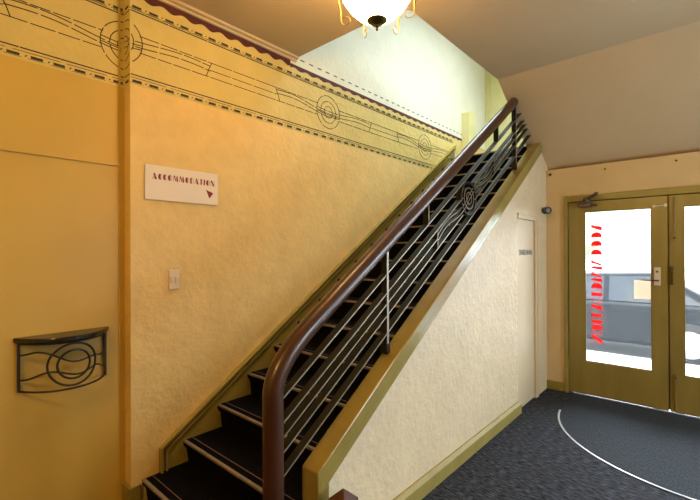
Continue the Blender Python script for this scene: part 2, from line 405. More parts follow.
# burgundy band with a scalloped lower edge
def scallop(y0, y1, ztop, zbase, amp, per):
    n = int((y1 - y0) / .012); lo = [(y0 + (y1 - y0) * i / n, zbase + amp * math.sin(2 * PI * (y0 + (y1 - y0) * i / n) / per)) for i in range(n + 1)]
    return lo, ztop
def bandmesh(mb, y0, y1, ztop, zbase, amp, per, x):
    lo, zt = scallop(y0, y1, ztop, zbase, amp, per)
    for i in range(len(lo) - 1):
        (ya, za), (yb, zb) = lo[i], lo[i + 1]
        vs = [(x - .002, ya, za), (x - .002, yb, zb), (x - .002, yb, zt), (x - .002, ya, zt), (x + .002, ya, za), (x + .002, yb, zb), (x + .002, yb, zt), (x + .002, ya, zt)]
        mb.add(vs, [(4, 5, 6, 7), (0, 4, 7, 3), (0, 1, 5, 4), (3, 7, 6, 2)] + ([(1, 2, 6, 5)] if i == len(lo) - 2 else []))
b = MB(); bandmesh(b, YCOR, OY - .06, 3.086, 3.045, .011, .135, XW); bandmesh(b, OY - .06, 5.27, 3.062, 3.03, .008, .135, XW)
b.build('burgundy_band', M['burgundy'], ws)
# small cornice under the low ceiling
b = MB()
b.prism([(XW, 3.088), (XW + .012, 3.088), (XW + .016, 3.100), (XW + .038, 3.106), (XW + .042, ZC), (XW, ZC)], 'y', YCOR - .0, OY)
struct(b.build('trim_1', M['ceiling']), 'narrow yellow cornice between ceiling and textured wall')

# main ceiling with the stairwell opening, then the sloping part
b = MB()
b.box(XL - .12, OX, YB - .1, OY, ZC, ZC + .22); b.box(OX, XR_ + .1, YB - .1, SY, ZC, ZC + .22)
struct(b.build('ceiling', M['ceiling']), 'flat tan ceiling with stairwell opening')
b = MB()
b.prism([(SY, ZC), (YF + .12, soffit(YF + .12)), (YF + .12, soffit(YF + .12) + .22), (SY, ZC + .22)], 'x', OX, XR_ + .1)
struct(b.build('ceiling_slope', M['ceiling']), 'sloping tan ceiling above the entrance')

# front wall with the entrance opening
DX0, DX1, DZ = -1.155, 0.565, 2.045
b = MB()
b.box(XU - .02, DX0, YF, YF + .12, 0, soffit(YF + .12)); WX0, WX1, WZ0, WZ1 = .72, 2.52, .15, 2.36
b.box(DX1, WX0, YF, YF + .12, 0, soffit(YF + .12)); b.box(WX1, XR_ + .1, YF, YF + .12, 0, soffit(YF + .12)); b.box(WX0, WX1, YF, YF + .12, 0, WZ0); b.box(WX0, WX1, YF, YF + .12, WZ1, soffit(YF + .12)); b.box(DX0, DX1, YF, YF + .12, DZ, soffit(YF + .12))
struct(b.build('wall_front', M['frontwall']), 'cream wall around the glazed entrance doors')
b = MB(); WY0, WY1, SZ0, SZ1 = 2.6, 3.8, .7, 2.2
b.box(XR_, XR_ + .12, YB, WY0, 0, ZC); b.box(XR_, XR_ + .12, WY1, YF, 0, ZC); b.box(XR_, XR_ + .12, WY0, WY1, 0, SZ0); b.box(XR_, XR_ + .12, WY0, WY1, SZ1, ZC)
struct(b.build('wall_right', M['frontwall']))
b = MB(); t = .06
for (a, c, e, f) in ((WY0, WY0 + t, SZ0, SZ1), (WY1 - t, WY1, SZ0, SZ1), (WY0 + t, WY1 - t, SZ0, SZ0 + t), (WY0 + t, WY1 - t, SZ1 - t, SZ1)): b.box(XR_ + .02, XR_ + .09, a, c, e, f)
w3 = struct(b.build('added_side_window', M['olive']), 'unseen side window added to light the entrance hall')  # out of view, added to brighten the hall from the right
b = MB(); b.box(XR_ + .05, XR_ + .055, WY0 + t, WY1 - t, SZ0 + t, SZ1 - t); b.build('pane', M['glass'], w3)
b = MB(); t = .06
for (a, c, e, f) in ((WX0, WX0 + t, WZ0, WZ1), (WX1 - t, WX1, WZ0, WZ1), (WX0 + t, WX1 - t, WZ0, WZ0 + t), (WX0 + t, WX1 - t, WZ1 - t, WZ1)): b.box(a, c, YF + .02, YF + .09, e, f)
w2 = struct(b.build('added_shop_window', M['olive']), 'unseen shop window added beside the entrance doors for daylight')  # unseen opening added for more daylight near the doors
b = MB(); b.box(WX0 + t, WX1 - t, YF + .05, YF + .055, WZ0 + t, WZ1 - t); b.build('pane', M['glass'], w2)
b = MB(); b.box(XL - .12, XR_ + .12, YB - .12, YB, 0, ZC); struct(b.build('wall_back', M['frontwall']))

# wall under the stair with the cupboard doorway
def ztop_str(y): return 1.595 + .657 * (y - 2.9)
CD0, CD1, CDZ = 3.895, 4.385, 1.825
b = MB(); th = .09
def wz(y): return min(ztop_str(y) - .05, soffit(y)) if y < 4.52 else soffit(y)
ys = [1.37, 1.8, 2.4, 3.0, 3.5, CD0]
for i in range(len(ys) - 1):
    a, c = ys[i], ys[i + 1]
    b.prism([(a, 0), (c, 0), (c, wz(c)), (a, wz(a))], 'x', XU - th + .03, XU)
b.prism([(CD0, CDZ), (CD1, CDZ), (CD1, wz(CD1)), (CD0, wz(CD0))], 'x', XU - th + .03, XU)
b.prism([(CD1, 0), (YF, 0), (YF, SZ), (4.54, soffit(4.54)), (4.52, ztop_str(4.52) - .05), (CD1, wz(CD1))], 'x', XU - th + .03, XU)
struct(b.build('wall_under_stair', M['underwall_daylit']), 'rough cream wall below the staircase')

# upper stairwell
b = MB()
b.box(XW, 1.2, 6.0, 6.12, 2.74, ZTOP); b.box(XW - .2, 1.2, OY - .14, OY - .02, ZC + .22, ZTOP); b.box(1.0, 1.12, OY, 6.0, ZC + .22, ZTOP)
struct(b.build('wall_upper', M['farwall']), 'yellow green wall of the upper stairwell')
b = MB(); SK = (-2.15, -1.15, 3.0, 5.4)
b.box(XW - .2, SK[0], OY - .14, 6.12, ZTOP, ZTOP + .12); b.box(SK[1], 1.2, OY - .14, 6.12, ZTOP, ZTOP + .12)
b.box(SK[0], SK[1], OY - .14, SK[2], ZTOP, ZTOP + .12); b.box(SK[0], SK[1], SK[3], 6.12, ZTOP, ZTOP + .12)
struct(b.build('ceiling_upper', M['upwall_daylit']), 'upper stairwell ceiling with added skylight')
b = MB()
for (x0, x1, y0, y1) in ((SK[0], SK[1], SK[2], SK[2] + .05), (SK[0], SK[1], SK[3] - .05, SK[3]), (SK[0], SK[0] + .05, SK[2], SK[3]), (SK[1] - .05, SK[1], SK[2], SK[3])):
    b.box(x0, x1, y0, y1, ZTOP + .03, ZTOP + .10)
sk = struct(b.build('added_skylight', M['olivelight']), 'unseen skylight added to light the stairwell')  # unseen, added so daylight falls on the upper stair wall
b = MB(); b.box(SK[0] + .05, SK[1] - .05, SK[2] + .05, SK[3] - .05, ZTOP + .06, ZTOP + .066); b.build('pane', M['glass'], sk)

b = MB(); b.box(XW, XW + .075, 5.985, 6.0, 2.75, ZTOP); b.box(XW + .075, XW + .085, 5.99, 6.0, 2.75, ZTOP)
struct(b.build('trim_4', M['farwall'], bevel=.004), 'vertical cover board in the corner of the upper stairwell')
# baseboards
b = MB()
b.prism([(XU, 0), (XU + .032, 0), (XU + .032, .085), (XU + .012, .108), (XU, .108)], 'y', 1.42, CD0 - .0)
struct(b.build('baseboard_under_stair', M['olivebase'], bevel=.003))
b = MB(); b.box(XU, DX0 - .04, YF - .022, YF, 0, .095); b.box(DX1 + .04, XR_, YF - .022, YF, 0, .095); struct(b.build('baseboard_front', M['olive'], bevel=.003))
b = MB(); b.box(XW, XW + .02, YCOR, .975, 0, .138); b.box(XL, XW + .02, YCOR - .02, YCOR, 0, .138)
struct(b.build('baseboard_left', M['olive'], bevel=.003))

# ------------------------------------------------------------------ cupboard door under the stair
b = MB(); b.box(XU - .055, XU - .005, CD0 + .004, CD1 - .004, .012, CDZ - .004)
d3 = struct(b.build('door_3', M['doorcream'], bevel=.002), 'small cream cupboard door under the stair')
polys, w = text_polys('STOREROOM', .16); y0, y1, zb, h = 3.945, 4.315, 1.475, .052
b = MB()
for p in polys: b.prism([(y0 + q[0] / w * (y1 - y0), zb + q[1] * h) for q in p], 'x', XU - .0055, XU - .0035)
b.build('lettering', M['darkletter'], d3)
b = MB()
b.prism([(CD1, 0), (CD1 + .07, 0), (CD1 + .07, CDZ + .05), (CD0, CDZ + .05), (CD0, CDZ), (CD1, CDZ)], 'x', XU, XU + .012)
b.prism([(CD1 + .045, 0), (CD1 + .07, 0), (CD1 + .07, CDZ + .05), (CD0, CDZ + .05), (CD0, CDZ + .032), (CD1 + .045, CDZ + .032)], 'x', XU + .012, XU + .018)
struct(b.build('trim_2', M['doorcream'], bevel=.002), 'cream architrave around the cupboard door')

# ------------------------------------------------------------------ staircase
def YN(n): return .749 + .2421 * n - (.012 if n == 1 else 0)
def ZN(n): return .1617 * n - .017 + (.018 if n == 1 else 0)
RISE, GO = .1617, .2421
NTOP = 17
XS0, XS1 = XW + .017, -1.435
st = thing('staircase', (-2.0, 1.0, 0), 'straight staircase with black carpeted steps and olive painted stringers', 'staircase')
def step_mesh(n, name='step', x1=XS1):
    y, z = YN(n), ZN(n); zb = 0.001 if n == 1 else ZN(n - 1)
    p = [(y + .034, zb), (y + .022, z - .06), (y + .004, z - .034), (y, z - .02), (y + .003, z - .006), (y + .012, z), (YN(n + 1) + .034, z), (YN(n + 1) + .034, zb)]
    m = MB(); m.prism(p, 'x', XS0, x1)
    m.box(XS0 + .004, x1 - .004, y + .058, y + .064, z, z + .0015, 1)
    o = m.build(name, [M['carpet_stair'], M['edgeline']], st, loc=(-2.0, y, z))
    s = MB(); s.box(XS0 + .004, x1 - .004, y + .006, y + .018, z, z + .003); s.box(XS0 + .004, x1 - .004, y - .003, y + .006, z - .009, z + .004)
    s.build('nosing_strip', M['nosing'], o, bevel=.0015)
    return o
step_mesh(1, x1=XU + .02)
step_mesh(2); s2 = step_mesh(3)
for n in range(4, NTOP):
    c = s2.copy(); C.objects.link(c); c.parent = st
    c.location = (0, YN(n) - 1.0, ZN(n))
    for ch in s2.children:
        d = ch.copy(); C.objects.link(d); d.parent = c
# landing at the top
y, z = YN(NTOP), ZN(NTOP)
b = MB(); b.prism([(y + .034, ZN(NTOP - 1)), (y + .022, z - .06), (y + .004, z - .034), (y, z - .02), (y + .003, z - .006), (y + .012, z), (y + .20, z), (y + .20, ZN(NTOP - 1))], 'x', XS0, XS1)
la = b.build('step', M['carpet_stair'], st)
b = MB(); b.box(XS0 + .004, XS1, y + .006, y + .018, z, z + .003); b.box(XS0 + .004, XS1, y - .003, y + .006, z - .009, z + .004); b.build('nosing_strip', M['nosing'], la)
b = MB(); b.box(XW, .9, YN(NTOP) + .2005, 6.0, ZN(NTOP) - .16, ZN(NTOP)); struct(b.build('floor_landing', M['carpet_stair']), 'black carpeted landing at the head of the stair')
# wall stringer with stepped moulding
def zws(yy): return .325 + .672 * (yy - 1.103)
YE = 4.965
b = MB()
b.prism([(1.085, .146), (1.5, .17), (YE, zws(YE) - .5), (YE, zws(YE)), (1.085, zws(1.085))], 'x', XW + .0005, XW + .016)
for off, wd, xx in ((0, .013, .042), (.032, .012, .036)):
    q = [(1.085 + off, .146), (1.085 + off, zws(1.085) - off * .62), (YE, zws(YE) - off * 1.2), (YE, zws(YE) - off * 1.2 - wd * 1.2), (1.085 + off + wd, zws(1.085 + wd + off) - off * 1.2 - wd * 1.15), (1.085 + off + wd, .146)]
    b.prism(q, 'x', XW + .016, XW + xx)
b.build('wall_stringer', M['olivelight'], st, bevel=.002)
# capped board standing at the head of the wall stringer
b = MB(); b.prism([(5.20, ZN(NTOP)), (5.40, ZN(NTOP)), (5.40, 3.41), (5.39, 3.425), (5.21, 3.425), (5.20, 3.41)], 'x', XW + .0005, XW + .115); b.build('end_post', M['farwall'], st, bevel=.004)
# outer stringer: thick sloping cap with a vertical lower end
YO0, YO1 = 1.263, 4.47
xo0, xo1 = -1.433, -1.325
def outer(y0, zoff0, zoff1, x0, x1, yend):
    # vertical leg at y0 then slope
    t0, t1 = zoff0, zoff1
    return
b = MB()
ye = 4.36
zt = ztop_str
# slope end cut along the soffit
def cut(off):   # y where ztop_str(y)+off meets the soffit
    a = .657; k = (SZ - ZC) / (YF - SY)
    return (ZC - k * SY - (1.595 - a * 2.9) - off) / (a - k)
F1, F2, W1, W2 = .082, .150, .040, .092
def prof(a, w, c, d, xa, xb):      # strip: vertical leg then slope, from depth c to depth d below the top line
    ya, yb = YO0 + a, YO0 + w
    return [(ya, 0), (yb, 0), (yb, zt(yb) - d), (cut(-d), zt(cut(-d)) - d), (cut(-c), zt(cut(-c)) - c), (ya, zt(ya) - c)]
b.prism(prof(0, W1, 0, F1, 0, 0), 'x', xo0, xo1)
b.prism(prof(W1, W2, F1, F2, 0, 0), 'x', xo0, xo1 - .020)
b.build('outer_stringer', M['olivelight'], st, bevel=.006)

# ------------------------------------------------------------------ balustrade
ba = thing('balustrade', (-1.41, 1.08, ZN(1)), 'thick mahogany handrail on dark flat iron rails with a ring motif', 'balustrade')
xr = -1.41
def zh(yy): return 2.04 + .667 * (yy - 2.6)
path = [(xr, 1.081, ZN(1) + .004), (xr, 1.081, .5), (xr, 1.081, .80)]
# bend: quadratic from (1.081,.93) via corner to (1.27, zh)
p0, p1, p2 = (1.081, .90), (1.081, zh(1.081) + .0), (1.30, zh(1.30))
for i in range(13):
    t = i / 12; path.append((xr, (1 - t) ** 2 * p0[0] + 2 * t * (1 - t) * p1[0] + t * t * p2[0], (1 - t) ** 2 * p0[1] + 2 * t * (1 - t) * p1[1] + t * t * p2[1]))
for yy in (1.6, 2.2, 2.8, 3.4, 3.9): path.append((xr, yy, zh(yy)))
kS = (SZ - ZC) / (YF - SY)
yhe = (ZC - kS * SY - 2.04 + .667 * 2.6) / (.667 - kS)
path.append((xr, yhe - .035, zh(yhe - .035)))
b = MB(); b.tube(path, .044, 20, rx=.046); b.build('handrail', M['wood'], ba, smooth=True)
x0, x1 = xr - .024, xr + .020
RZ = [1.392, 1.284, 1.222, 1.155, 1.052]; SL = .664
def zr(i, yy): return RZ[i] + SL * (yy - 1.89)
def yend(i): return (ZC - kS * SY - RZ[i] + SL * 1.89) / (SL - kS) - .004
TH = .007
MC = (2.945, zr(2, 2.945)); RR = .124
for i in range(5):
    ystart = 1.10
    if i in (0, 4): parts = [(ystart, yend(i))]
    elif i == 2: parts = [(ystart, 2.462), (3.43, yend(i))]
    else:
        parts = [(ystart, MC[0] - RR * .80), (MC[0] + RR * .80, yend(i))]
    for a, c in parts:
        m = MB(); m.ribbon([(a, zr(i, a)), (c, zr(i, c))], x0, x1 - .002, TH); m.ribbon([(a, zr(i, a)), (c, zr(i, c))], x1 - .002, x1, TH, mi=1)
        m.build('rail', [M['iron'], M['edgeglint']], ba)
# posts, spacers
for yy in (1.885, 3.965):
    m = MB(); zt0 = ztop_str(yy) + .001
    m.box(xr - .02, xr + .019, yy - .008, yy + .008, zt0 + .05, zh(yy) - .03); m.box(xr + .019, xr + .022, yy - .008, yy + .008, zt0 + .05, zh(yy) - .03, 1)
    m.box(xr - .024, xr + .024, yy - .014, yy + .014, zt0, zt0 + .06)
    m.build('post', [M['iron'], M['edgeglint']], ba)
for yy, zlo, zhi in ((2.343, zr(0, 2.343), zh(2.343) - .03), (2.46, zr(3, 2.46), zr(1, 2.46)), (3.527, zr(0, 3.527), zh(3.527) - .03), (3.434, zr(3, 3.434), zr(1, 3.434))):
    m = MB(); m.box(xr - .022, xr + .020, yy - .0035, yy + .0035, zlo, zhi); m.box(xr + .020, xr + .022, yy - .0035, yy + .0035, zlo, zhi, 1); m.build('spacer', [M['iron'], M['edgeglint']], ba)
for rr in (RR, RR * .66, RR * .36):
    tk = .013 if rr == RR else .006; me_ = 0 if rr == RR else 1
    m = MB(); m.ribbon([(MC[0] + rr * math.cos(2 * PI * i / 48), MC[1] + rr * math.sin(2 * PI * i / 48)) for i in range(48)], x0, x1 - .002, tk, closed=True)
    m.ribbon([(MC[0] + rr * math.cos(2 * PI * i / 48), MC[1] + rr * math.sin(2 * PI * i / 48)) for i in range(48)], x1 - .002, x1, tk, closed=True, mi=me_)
    m.build('ring', [M['iron'], M['edgeglint']], ba)
for sgn in (1, -1):
    m = MB(); p = []
    for i in range(49):
        t = i / 48; yy = 2.46 + (3.43 - 2.46) * t
        p.append((yy, zr(2, yy) + sgn * .020 + .022 * math.sin(2 * PI * t * 2.0)))
    m.ribbon(p, x0 + .004, x1 - .004, .005); m.ribbon(p, x1 - .004, x1 - .002, .005, mi=1); m.build('wave_bar', [M['iron'], M['edgeglint']], ba)

# ------------------------------------------------------------------ wall shelf
sh = thing('wall_shelf', (XL, .615, .80), 'small half round wall shelf with black iron scroll bracket', 'shelf')
ya, yb, yc = .398, .833, .6155
def dep(yy, d=.165, hw=.2175, e=.012):
    s = (yy - yc) / hw; return e + d * max(0, 1 - abs(s) ** 2.4)
pts = [(XL + dep(ya + (yb - ya) * i / 28), ya + (yb - ya) * i / 28) for i in range(29)]
b = MB(); b.prism([(XL, ya)] + pts + [(XL, yb)], 'z', 1.062, 1.086); b.build('shelf_top', M['shelftop'], sh, bevel=.004)
def fr(yy): return XL + dep(yy, .148, .20, .010)
b = MB(); b.tube([(fr(.418 + .394 * i / 24), .418 + .394 * i / 24, .812) for i in range(25)], .0055, 8); b.tube([(fr(.418 + .394 * i / 24), .418 + .394 * i / 24, 1.055) for i in range(25)], .006, 8)
for yy in (.418, .812): b.box(fr(yy) - .009, fr(yy) + .006, yy - .006, yy + .006, .808, 1.062)
b.build('frame', M['ironedge'], sh)
for rr in (.109, .074):
    b = MB(); cy = .622 if rr > .1 else .625
    b.tube([(fr(cy + rr * 1.0 * math.cos(2 * PI * i / 40)) + .004, cy + rr * math.cos(2 * PI * i / 40), .938 + rr * math.sin(2 * PI * i / 40)) for i in range(40)], .0058, 8, closed=True); b.build('ring', M['ironedge'], sh)
def smooth_at(ct, t):
    for (ta, va), (tb, vb) in zip(ct, ct[1:]):
        if t <= tb + 1e-9:
            f = (t - ta) / (tb - ta); return va + (vb - va) * (.5 - .5 * math.cos(PI * f))
    return ct[-1][1]
for ct in ([(0, .995), (.16, 1.013), (.56, .948), (.78, .958), (.90, .948), (1, .955)], [(0, .868), (.28, .910), (.58, .880), (.82, .902), (.95, .876), (1, .878)]):
    b = MB(); b.tube([(fr(.418 + .394 * i / 40) - .003, .418 + .394 * i / 40, smooth_at(ct, i / 40)) for i in range(41)], .005, 8); b.build('wave_bar', M['ironedge'], sh)

# ------------------------------------------------------------------ sign, switch
sg = thing('wall_sign', (XW, 1.245, 1.84), 'white board with maroon accommodation lettering and arrow', 'sign')
b = MB(); b.box(XW + .002, XW + .012, 1.003, 1.488, 1.842, 2.055); b.build('board', M['board'], sg, bevel=.001)
polys, w = text_polys('ACCOMMODATION', .26); y0, y1, zb, h = 1.047, 1.460, 1.969, .037
b = MB()
for p in polys: b.prism([(y0 + q[0] / w * (y1 - y0), zb + q[1] * h) for q in p], 'x', XW + .0118, XW + .0132)
b.build('lettering', M['maroon'], sg)
b = MB(); b.prism([(1.398, 1.943), (1.417, 1.932), (1.430, 1.930), (1.452, 1.920), (1.438, 1.902), (1.424, 1.883), (1.414, 1.905)], 'x', XW + .0118, XW + .0132); b.build('arrow', M['maroon'], sg)
lsw = thing('light_switch', (XW, 1.182, 1.283), 'cream light switch plate on rough wall below the sign', 'switch')
b = MB(); b.box(XW + .001, XW + .011, 1.146, 1.217, 1.284, 1.405); b.build('plate', M['switch'], lsw, bevel=.004)
for yy in (1.166, 1.197):
    b = MB(); b.prism([(XW + .011, 1.325), (XW + .015, 1.325), (XW + .018, 1.362), (XW + .011, 1.362)], 'y', yy - .010, yy + .010); b.build('rocker', M['switch'], lsw, bevel=.001)

# ------------------------------------------------------------------ entrance doors (leaf 1 on the left, leaf 2 on the right)
b = MB()
FT = 2.095
for (xa, xb, za, zb2) in ((DX0 - .028, DX0 + .012, 0, FT), (DX1 - .012, DX1 + .028, 0, FT), (DX0 + .012, DX1 - .012, DZ - .012, FT)):
    b.box(xa, xb, YF - .018, YF + .11, za, zb2)
b.box(DX0 + .012, DX0 + .045, YF + .046, YF + .075, 0, FT - .05); b.box(DX1 - .045, DX1 - .012, YF + .046, YF + .075, 0, FT - .05); b.box(DX0 + .045, DX1 - .045, YF + .046, YF + .075, DZ - .045, DZ - .012)
struct(b.build('trim_3', M['olive'], bevel=.004), 'olive frame around the entrance doors')
LT = 2.026
def leaf(name, x0, x1, gx0, gx1, label):
    m = MB(); ya, yb = YF - .004, YF + .041
    gz0, gz1, z0 = .358, 1.925, .016
    m.box(x0, gx0, ya, yb, z0, LT); m.box(gx1, x1, ya, yb, z0, LT); m.box(gx0, gx1, ya, yb, z0, gz0); m.box(gx0, gx1, ya, yb, gz1, LT)
    o = struct(m.build(name, M['doorolive'], bevel=.002), label)
    g = MB(); g.box(gx0 - .004, gx1 + .004, YF + .016, YF + .021, gz0 - .004, gz1 + .004); g.build('glass_pane', M['doorglass'], o)
    bd = MB(); t = .012
    for (a, c, e, f) in ((gx0, gx0 + t, gz0, gz1), (gx1 - t, gx1, gz0, gz1), (gx0 + t, gx1 - t, gz0, gz0 + t), (gx0 + t, gx1 - t, gz1 - t, gz1)): bd.box(a, c, YF + .004, YF + .016, e, f)
    bd.build('glazing_bead', M['doorolive'], o)
    return o
d1 = leaf('door_1', -1.138, -.300, -.990, -.418, 'left glazed olive entrance door')
d2 = leaf('door_2', -.288, .550, -.190, .395, 'right glazed olive entrance door')
m_ = MB(); m_.box(-.318, -.270, YF + .043, YF + .056, .016, LT); m_.build('meeting_strip', M['doorolive'], d2)
# handle on the left leaf
YD = YF - .004
h_ = MB(); h_.box(-.404, -.354, YD - .008, YD, 1.185, 1.355); hp = h_.build('lock_plate', M['plate'], d1, bevel=.002)
h_ = MB(); h_.tube([(-.372, YD - .006, 1.232), (-.372, YD - .045, 1.232), (-.385, YD - .052, 1.232), (-.50, YD - .052, 1.234)], .0075, 10); h_.build('door_handle', M['bronze'], hp)
h_ = MB(); h_.lathe([(.011, 0), (.011, .005), (.0, .005)], (-.380, YD - .014, 1.315), 14, axis='y'); h_.build('lock_cylinder', M['brass'], hp)
h_ = MB(); h_.tube([(-.415, YD - .008, 1.934), (-.300, YD - .008, 1.938)], .006, 8); h_.box(-.412, -.392, YD - .012, YD, 1.922, 1.946); h_.box(-.325, -.303, YD - .012, YD, 1.924, 1.952); h_.build('latch_bar', M['plate'], d1)
# closer on the left leaf
h_ = MB(); h_.box(-1.045, -.92, YD - .055, YD, 1.968, 2.012); h_.lathe([(.030, 0), (.035, .01), (.035, .04), (.025, .052)], (-.955, YD - .05, 2.012), 16); cl = h_.build('door_closer', M['closer'], d1, bevel=.004)
h_ = MB(); h_.tube([(-.955, YD - .05, 2.045), (-.90, YD - .11, 2.062), (-.855, YD - .13, 2.082)], .016, 8); h_.tube([(-.855, YD - .13, 2.082), (-.875, YD - .07, 2.086), (-.89, YD - .018, 2.088)], .014, 8); h_.lathe([(.016, 0), (.016, .03)], (-.855, YD - .13, 2.07), 12); h_.build('closer_arm', M['closer'], cl)
h_ = MB(); h_.tube([(-1.03, YD - .04, 1.985), (-.98, YD - .06, 2.02), (-.93, YD - .03, 1.995), (-.87, YD - .01, 1.982)], .012, 8); h_.build('closer_link', M['closer'], cl)
for zz in (.25, 1.75):
    h_ = MB(); h_.tube([(-1.1415, YD - .008, zz), (-1.1415, YD - .008, zz + .10)], .007, 10); h_.build('hinge', M['olive'], d1)
# bolts and strike on the right leaf
for za, zb2 in ((1.60, 2.005), (.03, .375)):
    h_ = MB(); h_.box(-.262, -.236, YD - .004, YD, za, zb2); h_.tube([(-.249, YD - .010, za + .01), (-.249, YD - .010, zb2)], .006, 8)
    bo = h_.build('flush_bolt', M['doorolive'], d2, bevel=.001)
    zz = za + .03 if za > 1 else zb2 - .03
    h_ = MB(); h_.lathe([(.010, 0), (.010, .012), (.006, .018)], (-.249, YD - .034, zz), 12, axis='y'); h_.build('bolt_knob', M['closer'], bo)
h_ = MB(); h_.box(-.287, -.262, YD - .016, YD, 1.195, 1.365); h_.box(-.284, -.266, YD - .022, YD - .016, 1.28, 1.34); h_.build('strike_plate', M['bronze'], d2, bevel=.002)
# red lettering: stacked down the glass, reads from the street
polys, w = text_polys('ACCOMMODATION', .11); ztp, zbt, xa, xb = 1.81, .56, -.932, -.834
b = MB()
for p in polys:
    b.prism([(xb - q[1] * (xb - xa), ztp - q[0] / w * (ztp - zbt)) for q in p], 'y', YF + .0225, YF + .0232)
b.build('lettering', M['vinyl'], d1)
nt_ = MB(); nt_.box(-.565, -.428, YF + .0225, YF + .0232, 1.045, 1.225); tag(nt_.build('paper_notice', M['paper']), 'pale peach paper notice stuck on the glass beside the lever handle', 'notice')

# ------------------------------------------------------------------ mat and metal arc on the floor
cx, cy, rr = 0.0, 4.30, 1.08
arcp = [(cx + rr * math.cos(PI + PI * i / 48), cy + rr * math.sin(PI + PI * i / 48)) for i in range(49)]
b = MB(); b.prism([(-rr, 4.775)] + arcp + [(rr, 4.775)], 'z', .0005, .004)
tag(b.build('entrance_mat', M['mat']), 'half round blue grey entrance mat in front of the glazed doors', 'mat')
b = MB(); p2 = [(cx + (rr + .002) * math.cos(PI + .09 + (PI - .18) * i / 64), cy + (rr + .002) * math.sin(PI + .09 + (PI - .18) * i / 64), .004) for i in range(65)]
b.tube(p2, .003, 8, rx=.009); tag(b.build('carpet_trim', M['steel'], smooth=True), 'curved bright metal strip edging the entrance mat', 'trim strip')

# ------------------------------------------------------------------ small fittings in the corner
bl = thing('wall_bell', (XU, 4.685, 1.948), 'small round black fitting with pale face near the corner by the entrance', 'bell')
BX, BY, BZ = XU, 4.685, 1.948
b = MB(); b.lathe([(.020, -.022), (.020, .01), (.036, .012), (.040, .016), (.040, .056), (.036, .066), (.028, .066), (.026, .060), (0, .060)], (BX + .02, BY, BZ), 28, axis='x'); b.build('housing', M['black'], bl, smooth=True)
b = MB(); b.lathe([(.0255, .0605), (.018, .065), (0, .067)], (BX + .02, BY, BZ), 24, axis='x'); b.build('face', M['lens'], bl, smooth=True)
bl.rotation_euler = (0, 0, R(-38)); bl.location.x += .004
sn = thing('sensor', (-1.33, YF, 2.345), 'tiny dark round sensor high on the corner above the black fitting', 'sensor')
b = MB(); b.lathe([(0, -.028), (.010, -.026), (.014, -.016), (.014, 0)], (-1.318, YF - .0005, 2.352), 18, axis='y'); b.build('housing', M['bronze'], sn, smooth=True)
for hx, hz, lb in ((-.80, 2.345, 'tiny dark hook on the cream wall above the left glazed door'), (-.235, 2.345, 'tiny dark hook on the cream wall above the meeting of the two doors')):
    b = MB(); b.lathe([(0, -.016), (.007, -.015), (.008, -.010), (.004, -.007), (.004, -.003), (.010, -.003), (.010, 0)], (hx, YF - .0005, hz), 14, axis='y'); tag(b.build('wall_hook', M['bronze'], smooth=True), lb, 'hook')
# short post at the foot of the stair
b = MB(); PX, PY, ph = -1.235, 1.335, .415
b.prism([(PX - .048, PY - .048), (PX + .048, PY - .048), (PX + .048, PY + .048), (PX - .048, PY + .048)], 'z', .0, ph)
b.add([(PX - .048, PY - .048, ph), (PX + .048, PY - .048, ph), (PX + .048, PY + .048, ph), (PX - .048, PY + .048, ph), (PX, PY, ph + .045)], [(0, 1, 4), (1, 2, 4), (2, 3, 4), (3, 0, 4)])
tag(b.build('timber_post', M['post'], bevel=.004), 'short dark brown timber post with a pointed top beside the stringer foot', 'post')

# ------------------------------------------------------------------ pendant lamp
def lamp(LX, LY, label):
    lp = thing('pendant_lamp', (LX, LY, ZC), label, 'lamp')
    out = [(0, 2.662), (.03, 2.664), (.06, 2.673), (.10, 2.698), (.14, 2.738), (.172, 2.785), (.192, 2.835), (.20, 2.88)]
    b = MB(); b.lathe(out + [(.207, 2.885), (.200, 2.89), (.193, 2.885)] + [(max(0, r - .007), h + .006) for r, h in out[::-1]], (LX, LY, 0), 40); b.build('glass_bowl', M['bowl'], lp, smooth=True)
    zt_ = 2.618
    b = MB(); b.lathe([(0, zt_), (.005, zt_ + .003), (.006, zt_ + .009), (.003, zt_ + .013), (.008, zt_ + .020), (.009, zt_ + .025), (.005, zt_ + .030), (.010, zt_ + .034), (.034, zt_ + .038), (.050, zt_ + .050), (.056, zt_ + .064), (.050, zt_ + .070), (0, zt_ + .072)], (LX, LY, 0), 28)
    b.build('finial', M['bronze'], lp, smooth=True)
    b = MB(); b.tube([(LX, LY, 2.675), (LX, LY, ZC - .03)], .008, 10); b.lathe([(.012, ZC - .05), (.05, ZC - .03), (.062, ZC - .008), (.062, ZC - .001)], (LX, LY, 0), 28); b.build('stem', M['brass'], lp, smooth=True)
    for k in range(6):
        a = R(30 + 60 * k); ca, sa = math.cos(a), math.sin(a)
        p = [(.02, 3.02), (.08, 3.0), (.16, 2.95), (.211, 2.895), (.210, 2.85), (.200, 2.80), (.187, 2.74)]
        n0 = len(p)
        for i in range(17):
            t = i / 16 * 1.8 * PI; q = .026 * (1 - .022 * i); p.append((.158 + q * math.cos(t), 2.690 - q * math.sin(t)))
        rad = [.006] * 5 + [.005] * (n0 - 5) + [.0019] * 17
        b = MB(); b.tube([(LX + r * ca, LY + r * sa, h) for r, h in p], rad, 8); b.build('scroll_arm', M['brass'], lp, smooth=True)
    return lp
L1 = (-1.238, 1.60)
lamp(*L1, 'glowing frosted bowl lamp with brass scrolls hanging before the stairwell')

